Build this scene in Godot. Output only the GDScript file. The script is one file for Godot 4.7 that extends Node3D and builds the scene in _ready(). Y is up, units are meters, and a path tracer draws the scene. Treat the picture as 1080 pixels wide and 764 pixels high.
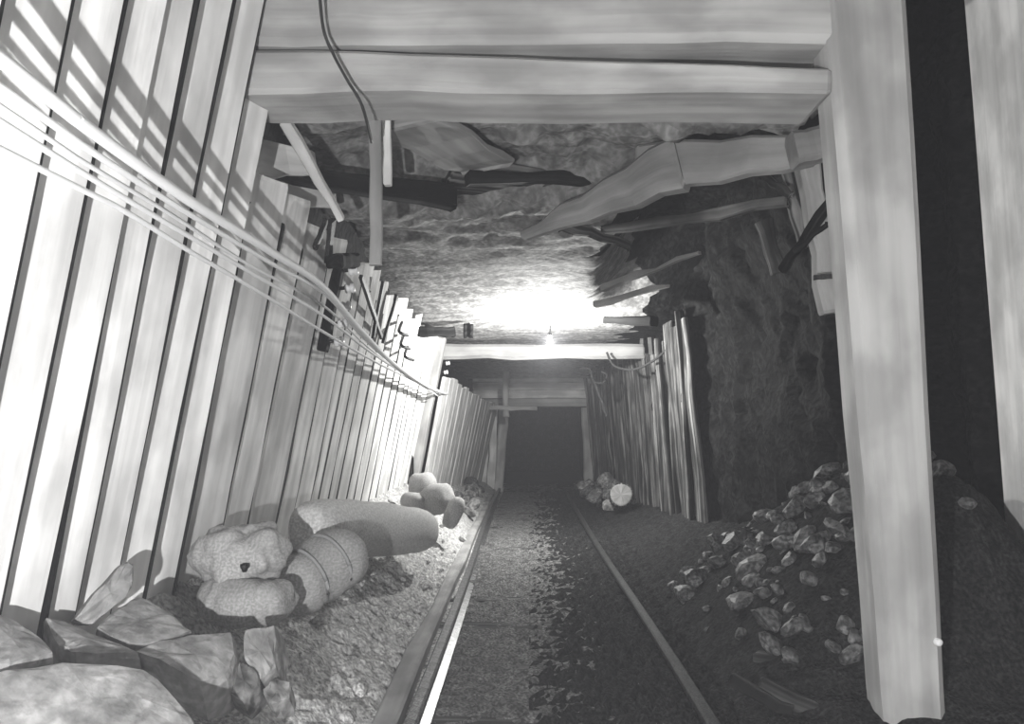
extends Node3D
# An old mine gallery: plank-lagged left wall, coal right wall, broken roof timbers, sacks and track.
# x right, y up, the gallery runs along -z; "d" below is the distance down the gallery (d = -z).

const EYE := 1.15
const F := 850.0
const VX := 558.0
const VY := 450.0
var rng := RandomNumberGenerator.new()
var M := {}
var taken := {}
var n1 := FastNoiseLite.new()
var n2 := FastNoiseLite.new()
var n3 := FastNoiseLite.new()

# ------------------------------------------------------------------ helpers
func P(px: float, py: float, d: float) -> Vector3:      # the point at distance d that was sighted there
	return Vector3((px - VX) / F * d, EYE - (py - VY) / F * d, -d)

func W(x: float, y: float, d: float) -> Vector3:
	return Vector3(x, y, -d)

class MB:
	var p := PackedVector3Array()
	var uv := PackedVector2Array()
	func tri(a: Vector3, b: Vector3, c: Vector3, inside: Vector3, ua := Vector2.ZERO, ub := Vector2.ZERO, uc := Vector2.ZERO) -> void:
		var n := (c - a).cross(b - a)
		if n.dot((a + b + c) / 3.0 - inside) < 0.0:
			p.append(a); p.append(c); p.append(b)
			uv.append(ua); uv.append(uc); uv.append(ub)
		else:
			p.append(a); p.append(b); p.append(c)
			uv.append(ua); uv.append(ub); uv.append(uc)
	func quad(a: Vector3, b: Vector3, c: Vector3, d: Vector3, inside: Vector3, ua := Vector2.ZERO, ub := Vector2.ZERO, uc := Vector2.ZERO, ud := Vector2.ZERO) -> void:
		tri(a, b, c, inside, ua, ub, uc)
		tri(a, c, d, inside, ua, uc, ud)
	func base() -> Vector3:
		var lo := p[0]
		var hi := p[0]
		for v in p:
			lo = lo.min(v); hi = hi.max(v)
		return Vector3((lo.x + hi.x) / 2.0, lo.y, (lo.z + hi.z) / 2.0)
	func mesh(origin: Vector3, smooth: bool) -> ArrayMesh:
		var st := SurfaceTool.new()
		st.begin(Mesh.PRIMITIVE_TRIANGLES)
		st.set_smooth_group(0 if smooth else -1)
		for i in p.size():
			st.set_uv(uv[i])
			st.add_vertex(p[i] - origin)
		st.generate_normals()
		st.generate_tangents()
		return st.commit()

func numbered(called: String) -> String:
	var n: int = taken.get(called, 0)
	taken[called] = n + 1
	return called if n == 0 else "%s_%03d" % [called, n]

func tag(o: Node, label: String, category: String, group := "", kind := "") -> Node:
	if label: o.set_meta("label", label)
	if category: o.set_meta("category", category)
	if group: o.set_meta("group", group)
	if kind: o.set_meta("kind", kind)
	return o

# one mesh as a node; placed at its own base (world coordinates given) when top level
func obj(called: String, mb: MB, m: Material, parent: Node3D = null, smooth := false) -> MeshInstance3D:
	var o := MeshInstance3D.new()
	var org := mb.base()
	o.mesh = mb.mesh(org, smooth)
	o.material_override = m
	if parent == null:
		o.name = numbered(called)
		add_child(o)
		o.position = org
	else:
		o.name = called
		parent.add_child(o, true)
		var up := Vector3.ZERO
		var q: Node3D = parent
		while q != self:
			up += q.position
			q = q.get_parent()
		o.position = org - up
	return o

func thing(called: String, at: Vector3, label: String, category: String, group := "", kind := "") -> Node3D:
	var o := Node3D.new()
	o.name = numbered(called)
	add_child(o)
	o.position = at
	tag(o, label, category, group, kind)
	return o

# a sawn or split timber from a to b; wd is the direction of its width; tapers from (w,t) to (w2,t2)
func beam(a: Vector3, b: Vector3, wd: Vector3, w: float, t: float, rough := 0.004, w2 := -1.0, t2 := -1.0, segs := 5, bevel := 0.14, slant := 0.0) -> MB:
	var mb := MB.new()
	if w2 < 0.0: w2 = w
	if t2 < 0.0: t2 = t
	var ax := (b - a).normalized()
	var wv := (wd - ax * ax.dot(wd)).normalized()
	var tv := ax.cross(wv).normalized()
	var length := a.distance_to(b)
	var rings := []
	var cen := []
	var vs := []
	var spots := [0.0, minf(0.02, 0.3 / maxf(length * 20.0, 1.0))]
	for i in range(1, segs): spots.append(float(i) / segs)
	spots.append(1.0 - spots[1]); spots.append(1.0)
	var uo := Vector2(rng.randf() * 0.6, rng.randf() * 0.35)
	for k in spots.size():
		var s: float = spots[k]
		var hw := lerpf(w, w2, s) / 2.0
		var ht := lerpf(t, t2, s) / 2.0
		var shrink := 0.94 if k == 0 or k == spots.size() - 1 else 1.0
		hw *= shrink; ht *= shrink
		var bv := minf(hw, ht) * 2.0 * bevel
		var c := a.lerp(b, s) + wv * rng.randfn(0.0, rough) + tv * rng.randfn(0.0, rough * 0.6)
		hw += rng.randfn(0.0, rough * 0.7)
		ht += rng.randfn(0.0, rough * 0.35)
		hw = maxf(hw, 0.001); ht = maxf(ht, 0.001)
		var ring := PackedVector3Array()
		for q in [[-hw, -ht + bv], [-hw, ht - bv], [-hw + bv, ht], [hw - bv, ht], [hw, ht - bv], [hw, -ht + bv], [hw - bv, -ht], [-hw + bv, -ht]]:
			var sl := 0.0
			if k >= spots.size() - 2: sl = slant * q[0] / maxf(hw, 0.001)
			ring.append(c + wv * q[0] + tv * q[1] + ax * sl)
		rings.append(ring); cen.append(c); vs.append(s * length)
	for k in rings.size() - 1:
		var u := 0.0
		for i in 8:
			var j := (i + 1) % 8
			var u2: float = u + rings[0][i].distance_to(rings[0][j])
			var mid: Vector3 = (cen[k] + cen[k + 1]) / 2.0
			mb.quad(rings[k][i], rings[k][j], rings[k + 1][j], rings[k + 1][i], mid, uo + Vector2(u / 2.0, vs[k] / 4.0), uo + Vector2(u2 / 2.0, vs[k] / 4.0), uo + Vector2(u2 / 2.0, vs[k + 1] / 4.0), uo + Vector2(u / 2.0, vs[k + 1] / 4.0))
			u = u2
	var mids: Vector3 = (a + b) / 2.0
	for e in [0, rings.size() - 1]:
		for i in range(1, 7):
			mb.tri(rings[e][0], rings[e][i], rings[e][i + 1], mids, uo, uo + Vector2(0.03, 0.005 * i), uo + Vector2(0.06, 0.005 * i))
	return mb

func spline(pts: Array, per := 8) -> PackedVector3Array:
	var out := PackedVector3Array()
	for i in pts.size() - 1:
		var a: Vector3 = pts[maxi(i - 1, 0)]
		var b: Vector3 = pts[i]
		var c: Vector3 = pts[i + 1]
		var d: Vector3 = pts[mini(i + 2, pts.size() - 1)]
		for k in per:
			out.append(b.cubic_interpolate(c, a, d, float(k) / per))
	out.append(pts[pts.size() - 1])
	return out

func tube(path: PackedVector3Array, r: float, sides := 7, r2 := -1.0, mb: MB = null) -> MB:
	if mb == null: mb = MB.new()
	if r2 < 0.0: r2 = r
	var rings := []
	for i in path.size():
		var t := (path[mini(i + 1, path.size() - 1)] - path[maxi(i - 1, 0)]).normalized()
		var s := t.cross(Vector3.UP if absf(t.y) < 0.9 else Vector3.RIGHT).normalized()
		var u := s.cross(t)
		var rr := lerpf(r, r2, float(i) / maxi(path.size() - 1, 1))
		var ring := PackedVector3Array()
		for k in sides:
			var an := TAU * k / sides
			ring.append(path[i] + (s * cos(an) + u * sin(an)) * rr)
		rings.append(ring)
	for i in path.size() - 1:
		for k in sides:
			var j := (k + 1) % sides
			mb.quad(rings[i][k], rings[i][j], rings[i + 1][j], rings[i + 1][k], (path[i] + path[i + 1]) / 2.0, Vector2(k * 0.02, i * 0.05), Vector2(k * 0.02 + 0.02, i * 0.05), Vector2(k * 0.02 + 0.02, i * 0.05 + 0.05), Vector2(k * 0.02, i * 0.05 + 0.05))
	for e in [0, path.size() - 1]:
		for k in sides:
			mb.tri(path[e], rings[e][k], rings[e][(k + 1) % sides], path[path.size() / 2])
	return mb

# profile of [radius, height] turned about axis from "at"
func lathe(at: Vector3, axis: Vector3, prof: Array, sides := 14, wob := 0.0, mb: MB = null) -> MB:
	if mb == null: mb = MB.new()
	axis = axis.normalized()
	var s := axis.cross(Vector3.UP if absf(axis.y) < 0.9 else Vector3.RIGHT).normalized()
	var u := s.cross(axis)
	var rings := []
	for q in prof:
		var ring := PackedVector3Array()
		for k in sides:
			var an := TAU * k / sides
			var rr: float = q[0] * (1.0 + wob * sin(an * 3.0 + q[1] * 9.0))
			ring.append(at + axis * q[1] + (s * cos(an) + u * sin(an)) * rr)
		rings.append(ring)
	for i in rings.size() - 1:
		var mid: Vector3 = at + axis * ((prof[i][1] + prof[i + 1][1]) / 2.0)
		if absf(prof[i][1] - prof[i + 1][1]) < 0.0005: mid = at + axis * ((prof[0][1] + prof[prof.size() - 1][1]) / 2.0)
		for k in sides:
			var j := (k + 1) % sides
			mb.quad(rings[i][k], rings[i][j], rings[i + 1][j], rings[i + 1][k], mid, Vector2(k * 0.05, i * 0.05), Vector2(k * 0.05 + 0.05, i * 0.05), Vector2(k * 0.05 + 0.05, i * 0.05 + 0.05), Vector2(k * 0.05, i * 0.05 + 0.05))
	return mb

# a filled bag: long axis "ax" (half length), half height h, half depth w; pillow-like with folds
func bag(c: Vector3, ax: Vector3, h: float, w: float, seed: int, squeeze := 0.72, fold := 0.05, nu := 30, nv := 20, bands := []) -> MB:
	var mb := MB.new()
	var hl := ax.length()
	var a := ax.normalized()
	var s := a.cross(Vector3.UP).normalized()
	var u := s.cross(a).normalized()
	n2.seed = seed
	var grid := []
	for i in nu + 1:
		var row := PackedVector3Array()
		var th := PI * i / nu
		var ca := cos(th)
		var along := signf(ca) * pow(absf(ca), squeeze)
		var rad := pow(maxf(sin(th), 0.0), squeeze)
		for bnd in bands:
			rad *= 1.0 - 0.13 * exp(-pow((along - bnd) / 0.045, 2.0))
		for k in nv:
			var ph := TAU * k / nv
			var cs := signf(cos(ph)) * pow(absf(cos(ph)), 0.85)
			var sn := signf(sin(ph)) * pow(absf(sin(ph)), 0.85)
			var q := a * along * hl + (s * cs * w + u * sn * h) * rad
			var nn := n2.get_noise_3dv(q * 3.2 + Vector3(seed, 0, 0)) * fold * 1.6 + n2.get_noise_3dv(q * 11.0 + Vector3(0, seed, 0)) * fold * 0.8
			q += q.normalized() * nn * minf(h, w) * 2.2 * (0.4 + rad * 0.6)
			row.append(c + q)
		grid.append(row)
	for i in nu:
		for k in nv:
			var j := (k + 1) % nv
			if i > 0: mb.tri(grid[i][k], grid[i][j], grid[i + 1][k], c, Vector2(k, i) * 0.05, Vector2(k + 1, i) * 0.05, Vector2(k, i + 1) * 0.05)
			if i < nu - 1: mb.tri(grid[i][j], grid[i + 1][j], grid[i + 1][k], c, Vector2(k + 1, i) * 0.05, Vector2(k + 1, i + 1) * 0.05, Vector2(k, i + 1) * 0.05)
	return mb

# an angular rock whose seen face is a polygon of points, "back" its thickness; edges chamfered and chipped
func slab(face: Array, back: Vector3, seed: int) -> MB:
	var mb := MB.new()
	rng.seed = seed
	var c := Vector3.ZERO
	for q in face: c += q
	c /= face.size()
	# finer outline
	var ol := []
	for i in face.size():
		var a: Vector3 = face[i]
		var b: Vector3 = face[(i + 1) % face.size()]
		ol.append(a + (c - a) * 0.04)
		ol.append(a.lerp(b, 0.33) + Vector3(rng.randfn(0, 0.002), rng.randfn(0, 0.002), rng.randfn(0, 0.002)))
		ol.append(a.lerp(b, 0.67) + Vector3(rng.randfn(0, 0.002), rng.randfn(0, 0.002), rng.randfn(0, 0.002)))
	var n := ol.size()
	var levels := [[0.55, -0.035], [0.82, -0.02], [0.95, 0.0], [1.0, 0.12], [1.03, 0.5], [1.0, 0.9], [0.85, 1.0]]
	var rings := []
	for lv in levels:
		var ring := PackedVector3Array()
		for q in ol:
			var j := Vector3(rng.randfn(0, 0.0012), rng.randfn(0, 0.0012), rng.randfn(0, 0.0012))
			ring.append(c + (q - c) * lv[0] + back * lv[1] + j)
		rings.append(ring)
	var mid := c + back * 0.5
	for i in rings.size() - 1:
		for k in n:
			mb.quad(rings[i][k], rings[i][(k + 1) % n], rings[i + 1][(k + 1) % n], rings[i + 1][k], mid)
	for k in n:
		mb.tri(c - back * 0.04, rings[0][k], rings[0][(k + 1) % n], mid)
		mb.tri(c + back, rings[rings.size() - 1][k], rings[rings.size() - 1][(k + 1) % n], mid)
	return mb

# a lump of broken rock about one unit across
func lump(seed: int, flat := 0.75) -> MB:
	var mb := MB.new()
	rng.seed = seed
	var g := (1.0 + sqrt(5.0)) / 2.0
	var v := [Vector3(-1, g, 0), Vector3(1, g, 0), Vector3(-1, -g, 0), Vector3(1, -g, 0), Vector3(0, -1, g), Vector3(0, 1, g), Vector3(0, -1, -g), Vector3(0, 1, -g), Vector3(g, 0, -1), Vector3(g, 0, 1), Vector3(-g, 0, -1), Vector3(-g, 0, 1)]
	var fcs := [[0, 11, 5], [0, 5, 1], [0, 1, 7], [0, 7, 10], [0, 10, 11], [1, 5, 9], [5, 11, 4], [11, 10, 2], [10, 7, 6], [7, 1, 8], [3, 9, 4], [3, 4, 2], [3, 2, 6], [3, 6, 8], [3, 8, 9], [4, 9, 5], [2, 4, 11], [6, 2, 10], [8, 6, 7], [9, 8, 1]]
	# cut by a few random planes for broken faces
	var planes := []
	for i in 9:
		planes.append([Vector3(rng.randfn(), rng.randfn(), rng.randfn()).normalized(), rng.randf_range(0.55, 0.95)])
	var sh := func(q: Vector3) -> Vector3:
		q = q.normalized()
		for pl in planes:
			var h: float = q.dot(pl[0])
			if h > pl[1]: q -= pl[0] * (h - pl[1])
		q += Vector3(sin(q.y * 23.0 + seed), sin(q.z * 19.0 + seed), sin(q.x * 21.0 + seed)) * 0.02
		return q * Vector3(0.5, 0.5 * flat, 0.5)
	for f in fcs:
		var a: Vector3 = v[f[0]]
		var b: Vector3 = v[f[1]]
		var c: Vector3 = v[f[2]]
		var ab := (a + b) / 2.0
		var bc := (b + c) / 2.0
		var ca := (c + a) / 2.0
		for t in [[a, ab, ca], [b, bc, ab], [c, ca, bc], [ab, bc, ca]]:
			mb.tri(sh.call(t[0]), sh.call(t[1]), sh.call(t[2]), Vector3.ZERO)
	return mb

# a sheet of points fn(i, k) as one smooth indexed mesh; "out" tells which side faces the gallery
func sheet(nu: int, nv: int, fn: Callable, out: Vector3) -> ArrayMesh:
	var v := PackedVector3Array()
	for i in nu + 1:
		for k in nv + 1:
			v.append(fn.call(i, k))
	var nr := PackedVector3Array()
	nr.resize(v.size())
	var idx := PackedInt32Array()
	for i in nu:
		for k in nv:
			var a := i * (nv + 1) + k
			var b := a + 1
			var c := a + nv + 2
			var d := a + nv + 1
			for t in [[a, b, c], [a, c, d]]:
				var n: Vector3 = (v[t[2]] - v[t[0]]).cross(v[t[1]] - v[t[0]])
				if n.dot(out) < 0.0:
					n = -n
					idx.append(t[0]); idx.append(t[2]); idx.append(t[1])
				else:
					idx.append(t[0]); idx.append(t[1]); idx.append(t[2])
				for q in t: nr[q] += n
	for i in nr.size(): nr[i] = nr[i].normalized()
	var arr := []
	arr.resize(Mesh.ARRAY_MAX)
	arr[Mesh.ARRAY_VERTEX] = v
	arr[Mesh.ARRAY_NORMAL] = nr
	arr[Mesh.ARRAY_INDEX] = idx
	var am := ArrayMesh.new()
	am.add_surface_from_arrays(Mesh.PRIMITIVE_TRIANGLES, arr)
	return am

func sheet_node(called: String, m: ArrayMesh, mt: Material, parent: Node3D = null, kind := "structure") -> MeshInstance3D:
	var o := MeshInstance3D.new()
	o.mesh = m
	o.material_override = mt
	if parent:
		o.name = called
		parent.add_child(o, true)
	else:
		o.name = numbered(called)
		add_child(o)
		o.set_meta("kind", kind)
	return o

# ------------------------------------------------------------------ textures and materials
func noise_tex(seed: int, freq: float, size: int, lo: float, hi: float, octaves := 5, stretch := 1) -> Image:
	var n := FastNoiseLite.new()
	n.seed = seed
	n.frequency = freq
	n.fractal_octaves = octaves
	n.noise_type = FastNoiseLite.TYPE_SIMPLEX
	var im := n.get_seamless_image(size, size / stretch, false, false, 0.15)
	if stretch > 1: im.resize(size, size, Image.INTERPOLATE_CUBIC)
	im.convert(Image.FORMAT_L8)
	var by := im.get_data()
	for i in by.size():
		by[i] = int(clampf(lerpf(lo, hi, smoothstep(0.15, 0.85, by[i] / 255.0)), 0.0, 1.0) * 255.0)
	return Image.create_from_data(size, size, false, Image.FORMAT_L8, by)

func mixed(a: Image, b: Image) -> ImageTexture:       # product of two grey images
	var x := a.get_data()
	var y := b.get_data()
	for i in x.size(): x[i] = x[i] * y[i] / 255
	var im := Image.create_from_data(a.get_width(), a.get_height(), false, Image.FORMAT_L8, x)
	im.convert(Image.FORMAT_RGB8)
	im.generate_mipmaps()
	return ImageTexture.create_from_image(im)

func bumps(a: Image, strength: float) -> ImageTexture:
	var im: Image = a.duplicate()
	im.convert(Image.FORMAT_RGBA8)
	im.bump_map_to_normal_map(strength)
	im.generate_mipmaps()
	return ImageTexture.create_from_image(im)

func mat(key: String, grey: float, tex: Texture2D, rough: float, nrm: Texture2D = null, nscale := 1.0, tri := 0.0, tint := Vector3(1, 1, 1)) -> StandardMaterial3D:
	var m := StandardMaterial3D.new()
	m.resource_name = key
	m.albedo_color = Color(grey * tint.x, grey * tint.y, grey * tint.z).linear_to_srgb()
	if tex: m.albedo_texture = tex
	m.roughness = rough
	m.metallic_specular = 0.25
	if nrm:
		m.normal_enabled = true
		m.normal_texture = nrm
		m.normal_scale = nscale
	if tri > 0.0:
		m.uv1_triplanar = true
		m.uv1_world_triplanar = true
		m.uv1_scale = Vector3(tri, tri, tri)
	M[key] = m
	return m

func make_materials() -> void:
	var grain := noise_tex(3, 0.02, 1024, 0.90, 1.0, 4, 16)
	var blot := noise_tex(11, 0.006, 1024, 0.84, 1.0, 5)
	var wood := mixed(grain, blot)
	var grain2 := noise_tex(8, 0.03, 1024, 0.35, 1.0, 5, 24)
	var old := mixed(grain2, noise_tex(17, 0.006, 1024, 0.55, 1.0, 4))
	var woodn := bumps(grain2, 2.0)
	var r1 := noise_tex(21, 0.02, 512, 0.45, 1.0, 6)
	var rock := mixed(r1, noise_tex(22, 0.006, 512, 0.6, 1.0, 4))
	var rock_soft := mixed(noise_tex(23, 0.03, 512, 0.75, 1.0, 6), noise_tex(24, 0.008, 512, 0.7, 1.0, 4))
	var rockn := bumps(r1, 6.0)
	var soil := mixed(noise_tex(31, 0.05, 512, 0.5, 1.0, 5), noise_tex(32, 0.01, 512, 0.7, 1.0, 4))
	var soil_pale := mixed(noise_tex(34, 0.05, 512, 0.6, 1.0, 5), noise_tex(35, 0.01, 512, 0.75, 1.0, 4))
	var soiln := bumps(noise_tex(33, 0.05, 512, 0.0, 1.0, 5), 5.0)
	# woven burlap
	var bi := Image.create(256, 256, false, Image.FORMAT_L8)
	for y in 256:
		for x in 256:
			var v := 0.9 + 0.04 * sin(x * TAU / 8.0) * (1.0 if int(y / 4) % 2 == 0 else -1.0) + 0.04 * sin(y * TAU / 8.0)
			bi.set_pixel(x, y, Color(v, v, v))
	var cloth := mixed(bi, noise_tex(41, 0.03, 256, 0.8, 1.0, 4))
	var clothn := bumps(bi, 1.5)
	var warm := Vector3(1.0, 0.993, 0.98)
	mat("plank", 0.90, wood, 0.85, woodn, 0.25, 0.0, warm)
	mat("plank_grey", 0.78, wood, 0.88, woodn, 0.3, 0.0, warm)
	mat("plank_dull", 0.36, wood, 0.9, woodn, 0.35, 0.0, warm)
	mat("timber", 0.44, wood, 0.85, woodn, 0.35, 0.0, warm)
	mat("timber_old", 0.22, old, 0.9, woodn, 0.6, 0.0, warm)
	mat("timber_mid", 0.30, wood, 0.9, woodn, 0.5, 0.0, warm)
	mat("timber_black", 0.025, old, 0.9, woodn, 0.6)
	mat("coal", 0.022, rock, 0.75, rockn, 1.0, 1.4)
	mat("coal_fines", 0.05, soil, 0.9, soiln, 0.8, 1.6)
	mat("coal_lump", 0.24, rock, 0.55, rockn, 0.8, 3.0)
	mat("roof_rock", 0.40, rock_soft, 0.9, rockn, 0.35, 1.3, warm)
	mat("shale", 0.55, rock, 0.9, rockn, 0.5, 1.3, warm)
	mat("shale_pale", 0.40, rock_soft, 0.9, soiln, 0.2, 1.3, warm)
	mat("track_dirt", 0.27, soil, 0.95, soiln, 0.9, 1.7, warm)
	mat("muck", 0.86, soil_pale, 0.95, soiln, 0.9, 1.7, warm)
	mat("burlap", 0.48, cloth, 0.95, clothn, 0.3, 9.0, warm)
	mat("burlap_pale", 0.52, cloth, 0.95, clothn, 0.3, 9.0, warm)
	mat("canvas", 0.9, cloth, 0.9, clothn, 0.25, 7.0, warm)
	mat("rope", 0.25, null, 0.9)
	mat("cable", 0.66, null, 0.7)
	mat("cable_dark", 0.03, null, 0.6)
	mat("pipe", 0.7, null, 0.7)
	mat("porcelain", 0.75, null, 0.25)
	mat("iron", 0.06, soil, 0.6, null, 0.0, 3.0)
	M.coal.metallic_specular = 0.1
	M.coal_fines.metallic_specular = 0.1
	var rail := mat("rail", 0.30, soil, 0.4, null, 0.0, 3.0)
	rail.metallic = 0.6
	var tin := mat("tin", 0.6, null, 0.3)
	tin.metallic = 0.9
	var glow := StandardMaterial3D.new()
	glow.albedo_color = Color(0.9, 0.9, 0.88)
	glow.emission_enabled = true
	glow.emission = Color(1.0, 0.97, 0.92)
	glow.emission_energy_multiplier = 3.0
	M["glow"] = glow

# ------------------------------------------------------------------ shape of the gallery
func left_x(y: float) -> float:
	return -1.15 + 0.2 * (y - EYE)

func right_x(d: float, y: float) -> float:
	var x := lerpf(2.18, 1.62, smoothstep(4.25, 4.6, d))
	if d > 4.4: x -= 0.062 * (d - 4.4)
	return x - 0.08 * (y - EYE)

func roof_y(d: float) -> float:
	if d < 2.95: return 2.74
	if d < 3.25: return lerpf(2.74, 2.46, (d - 2.95) / 0.3)
	if d < 4.6: return lerpf(2.46, 2.42, (d - 3.25) / 1.35)
	if d < 8.0: return lerpf(2.42, 2.12, (d - 4.6) / 3.4)
	return lerpf(2.12, 1.97, clampf((d - 8.0) / 5.0, 0.0, 1.0))

func glow_edge(d: float) -> float:          # where the roof turns coal-black, drawn along the reach of the glow
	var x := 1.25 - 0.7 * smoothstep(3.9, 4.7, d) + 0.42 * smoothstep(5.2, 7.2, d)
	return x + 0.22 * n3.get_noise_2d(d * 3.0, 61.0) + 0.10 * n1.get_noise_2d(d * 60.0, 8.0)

func roof_point(x: float, d: float) -> Vector3:
	var rough := clampf((d - 2.8) / 0.8, 0.1, 0.7) * clampf((5.8 - d) / 1.4, 0.12, 1.0)
	var s := n3.get_noise_2d(x * 0.9 + 0.25 * d, d * 1.5)
	var step := floorf(s * 9.0) / 9.0
	var h := roof_y(d) + rough * (0.34 * lerpf(s, step, 0.8) + 0.05 * n1.get_noise_2d(x * 40.0, d * 60.0))
	h += 0.55 * smoothstep(0.45, 0.95, x + 0.12 * n3.get_noise_2d(d * 2.0, 3.0)) * smoothstep(3.4, 4.2, d) * smoothstep(7.6, 6.2, d)
	h += 0.6 * smoothstep(1.15, 1.45, x) * smoothstep(4.3, 4.0, d)
	return W(x, h, d)

func ground_y(x: float, d: float) -> float:
	var y := 0.05
	if x < -0.5:
		var b := (-0.5 - x) * 0.66
		y += b
		if y > 0.56: y = 0.56 + (y - 0.56) * 0.3
		if d < 2.6: y -= 0.12 * clampf((2.6 - d) / 0.6, 0.0, 1.0) * clampf((-0.6 - x) / 0.3, 0.0, 1.0)
		y -= 0.17 * exp(-pow((x + 1.08) / 0.13, 2.0) - pow((d - 2.6) / 0.22, 2.0))
	elif x > 0.8:
		y += (x - 0.8) * 0.12
	return y

func ground_rough(x: float, d: float) -> float:
	var k := 1.0 if x < -0.55 else 0.55
	var a := n1.get_noise_2d(x * 38.0, d * 60.0) * 0.030
	var b := n1.get_noise_2d(x * 110.0 + 50.0, d * 190.0) * 0.036
	var c := absf(n1.get_noise_2d(x * 60.0 + 9.0, d * 150.0 + 70.0)) * 0.03
	return ground_y(x, d) + (a + b - c) * k

func depth_step(i: int) -> float:          # depths of the floor's rows: coarse behind the camera, fine in view
	if i < 20: return -1.4 + i * 0.17
	if i < 220: return 2.0 + (i - 20) * 0.03
	return 8.0 + (i - 220) * 0.115

# ------------------------------------------------------------------ scene
func _ready() -> void:
	# camera: level, lens shifted
	var cam := Camera3D.new()
	cam.name = "camera"
	cam.projection = Camera3D.PROJECTION_FRUSTUM
	cam.near = 0.05
	cam.far = 100.0
	cam.size = 764.0 / F * cam.near
	cam.frustum_offset = Vector2((540.0 - VX) / F, (VY - 382.0) / F) * cam.near
	add_child(cam)
	cam.position = Vector3(0, EYE, 0)
	cam.current = true
	# surroundings: no daylight underground
	var we := WorldEnvironment.new()
	we.name = "surroundings"
	var env := Environment.new()
	env.background_mode = Environment.BG_COLOR
	env.background_color = Color(0, 0, 0)
	env.tonemap_mode = Environment.TONE_MAPPER_LINEAR
	env.tonemap_exposure = 1.0
	env.sdfgi_enabled = true
	env.ssao_enabled = true
	env.ssil_enabled = true
	env.volumetric_fog_enabled = true
	env.volumetric_fog_density = 0.0
	we.environment = env
	add_child(we)
	# lamp strengths (the lights stand in the builders of their lamps)
	var flash_power := 9.2
	var bulb_power := 8.0

	rng.seed = 7
	n1.seed = 5
	n1.frequency = 0.1
	n1.fractal_octaves = 3
	n2.frequency = 1.0
	n2.fractal_octaves = 2
	n3.seed = 77
	n3.frequency = 0.5
	n3.fractal_octaves = 5
	make_materials()
	build_shell()
	build_left_wall()
	build_right_wall()
	build_far_end()
	build_timber_set()
	build_roof_timbers()
	build_track()
	build_sacks()
	build_rocks()
	build_cables()
	build_haze()
	flash_lamp(W(-0.42, 0.86, -0.05), flash_power)
	roof_bulb(P(580, 359, 7.3), bulb_power)

func build_shell() -> void:
	# floor of trodden muck
	var ground := thing("floor", Vector3.ZERO, "", "", "", "structure")
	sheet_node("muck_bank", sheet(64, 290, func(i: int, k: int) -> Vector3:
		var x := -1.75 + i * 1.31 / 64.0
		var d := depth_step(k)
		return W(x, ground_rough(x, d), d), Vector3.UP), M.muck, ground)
	sheet_node("track_bed", sheet(104, 290, func(i: int, k: int) -> Vector3:
		var x := -0.44 + i * 2.84 / 104.0
		var d := depth_step(k)
		return W(x, ground_rough(x, d), d), Vector3.UP), M.track_dirt, ground)
	# roof of slabby shale
	var top := thing("ceiling", Vector3.ZERO, "", "", "", "structure")
	sheet_node("shale_roof", sheet(60, 300, func(i: int, k: int) -> Vector3:
		var d := -1.4 + k * 16.2 / 300.0
		return roof_point(lerpf(-1.5, glow_edge(d), i / 60.0), d), Vector3.DOWN), M.roof_rock, top)
	sheet_node("dark_roof", sheet(60, 300, func(i: int, k: int) -> Vector3:
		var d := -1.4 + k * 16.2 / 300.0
		return roof_point(lerpf(glow_edge(d), 2.5, i / 60.0), d), Vector3.DOWN), M.coal, top)  # coal black here also paints the shade of the roof cavity
	# rock behind the camera
	var mb := beam(W(0.3, -0.2, -1.35), W(0.3, 2.9, -1.35), Vector3.RIGHT, 4.6, 0.2)
	tag(obj("wall_back", mb, M.coal), "", "", "", "structure")

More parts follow.
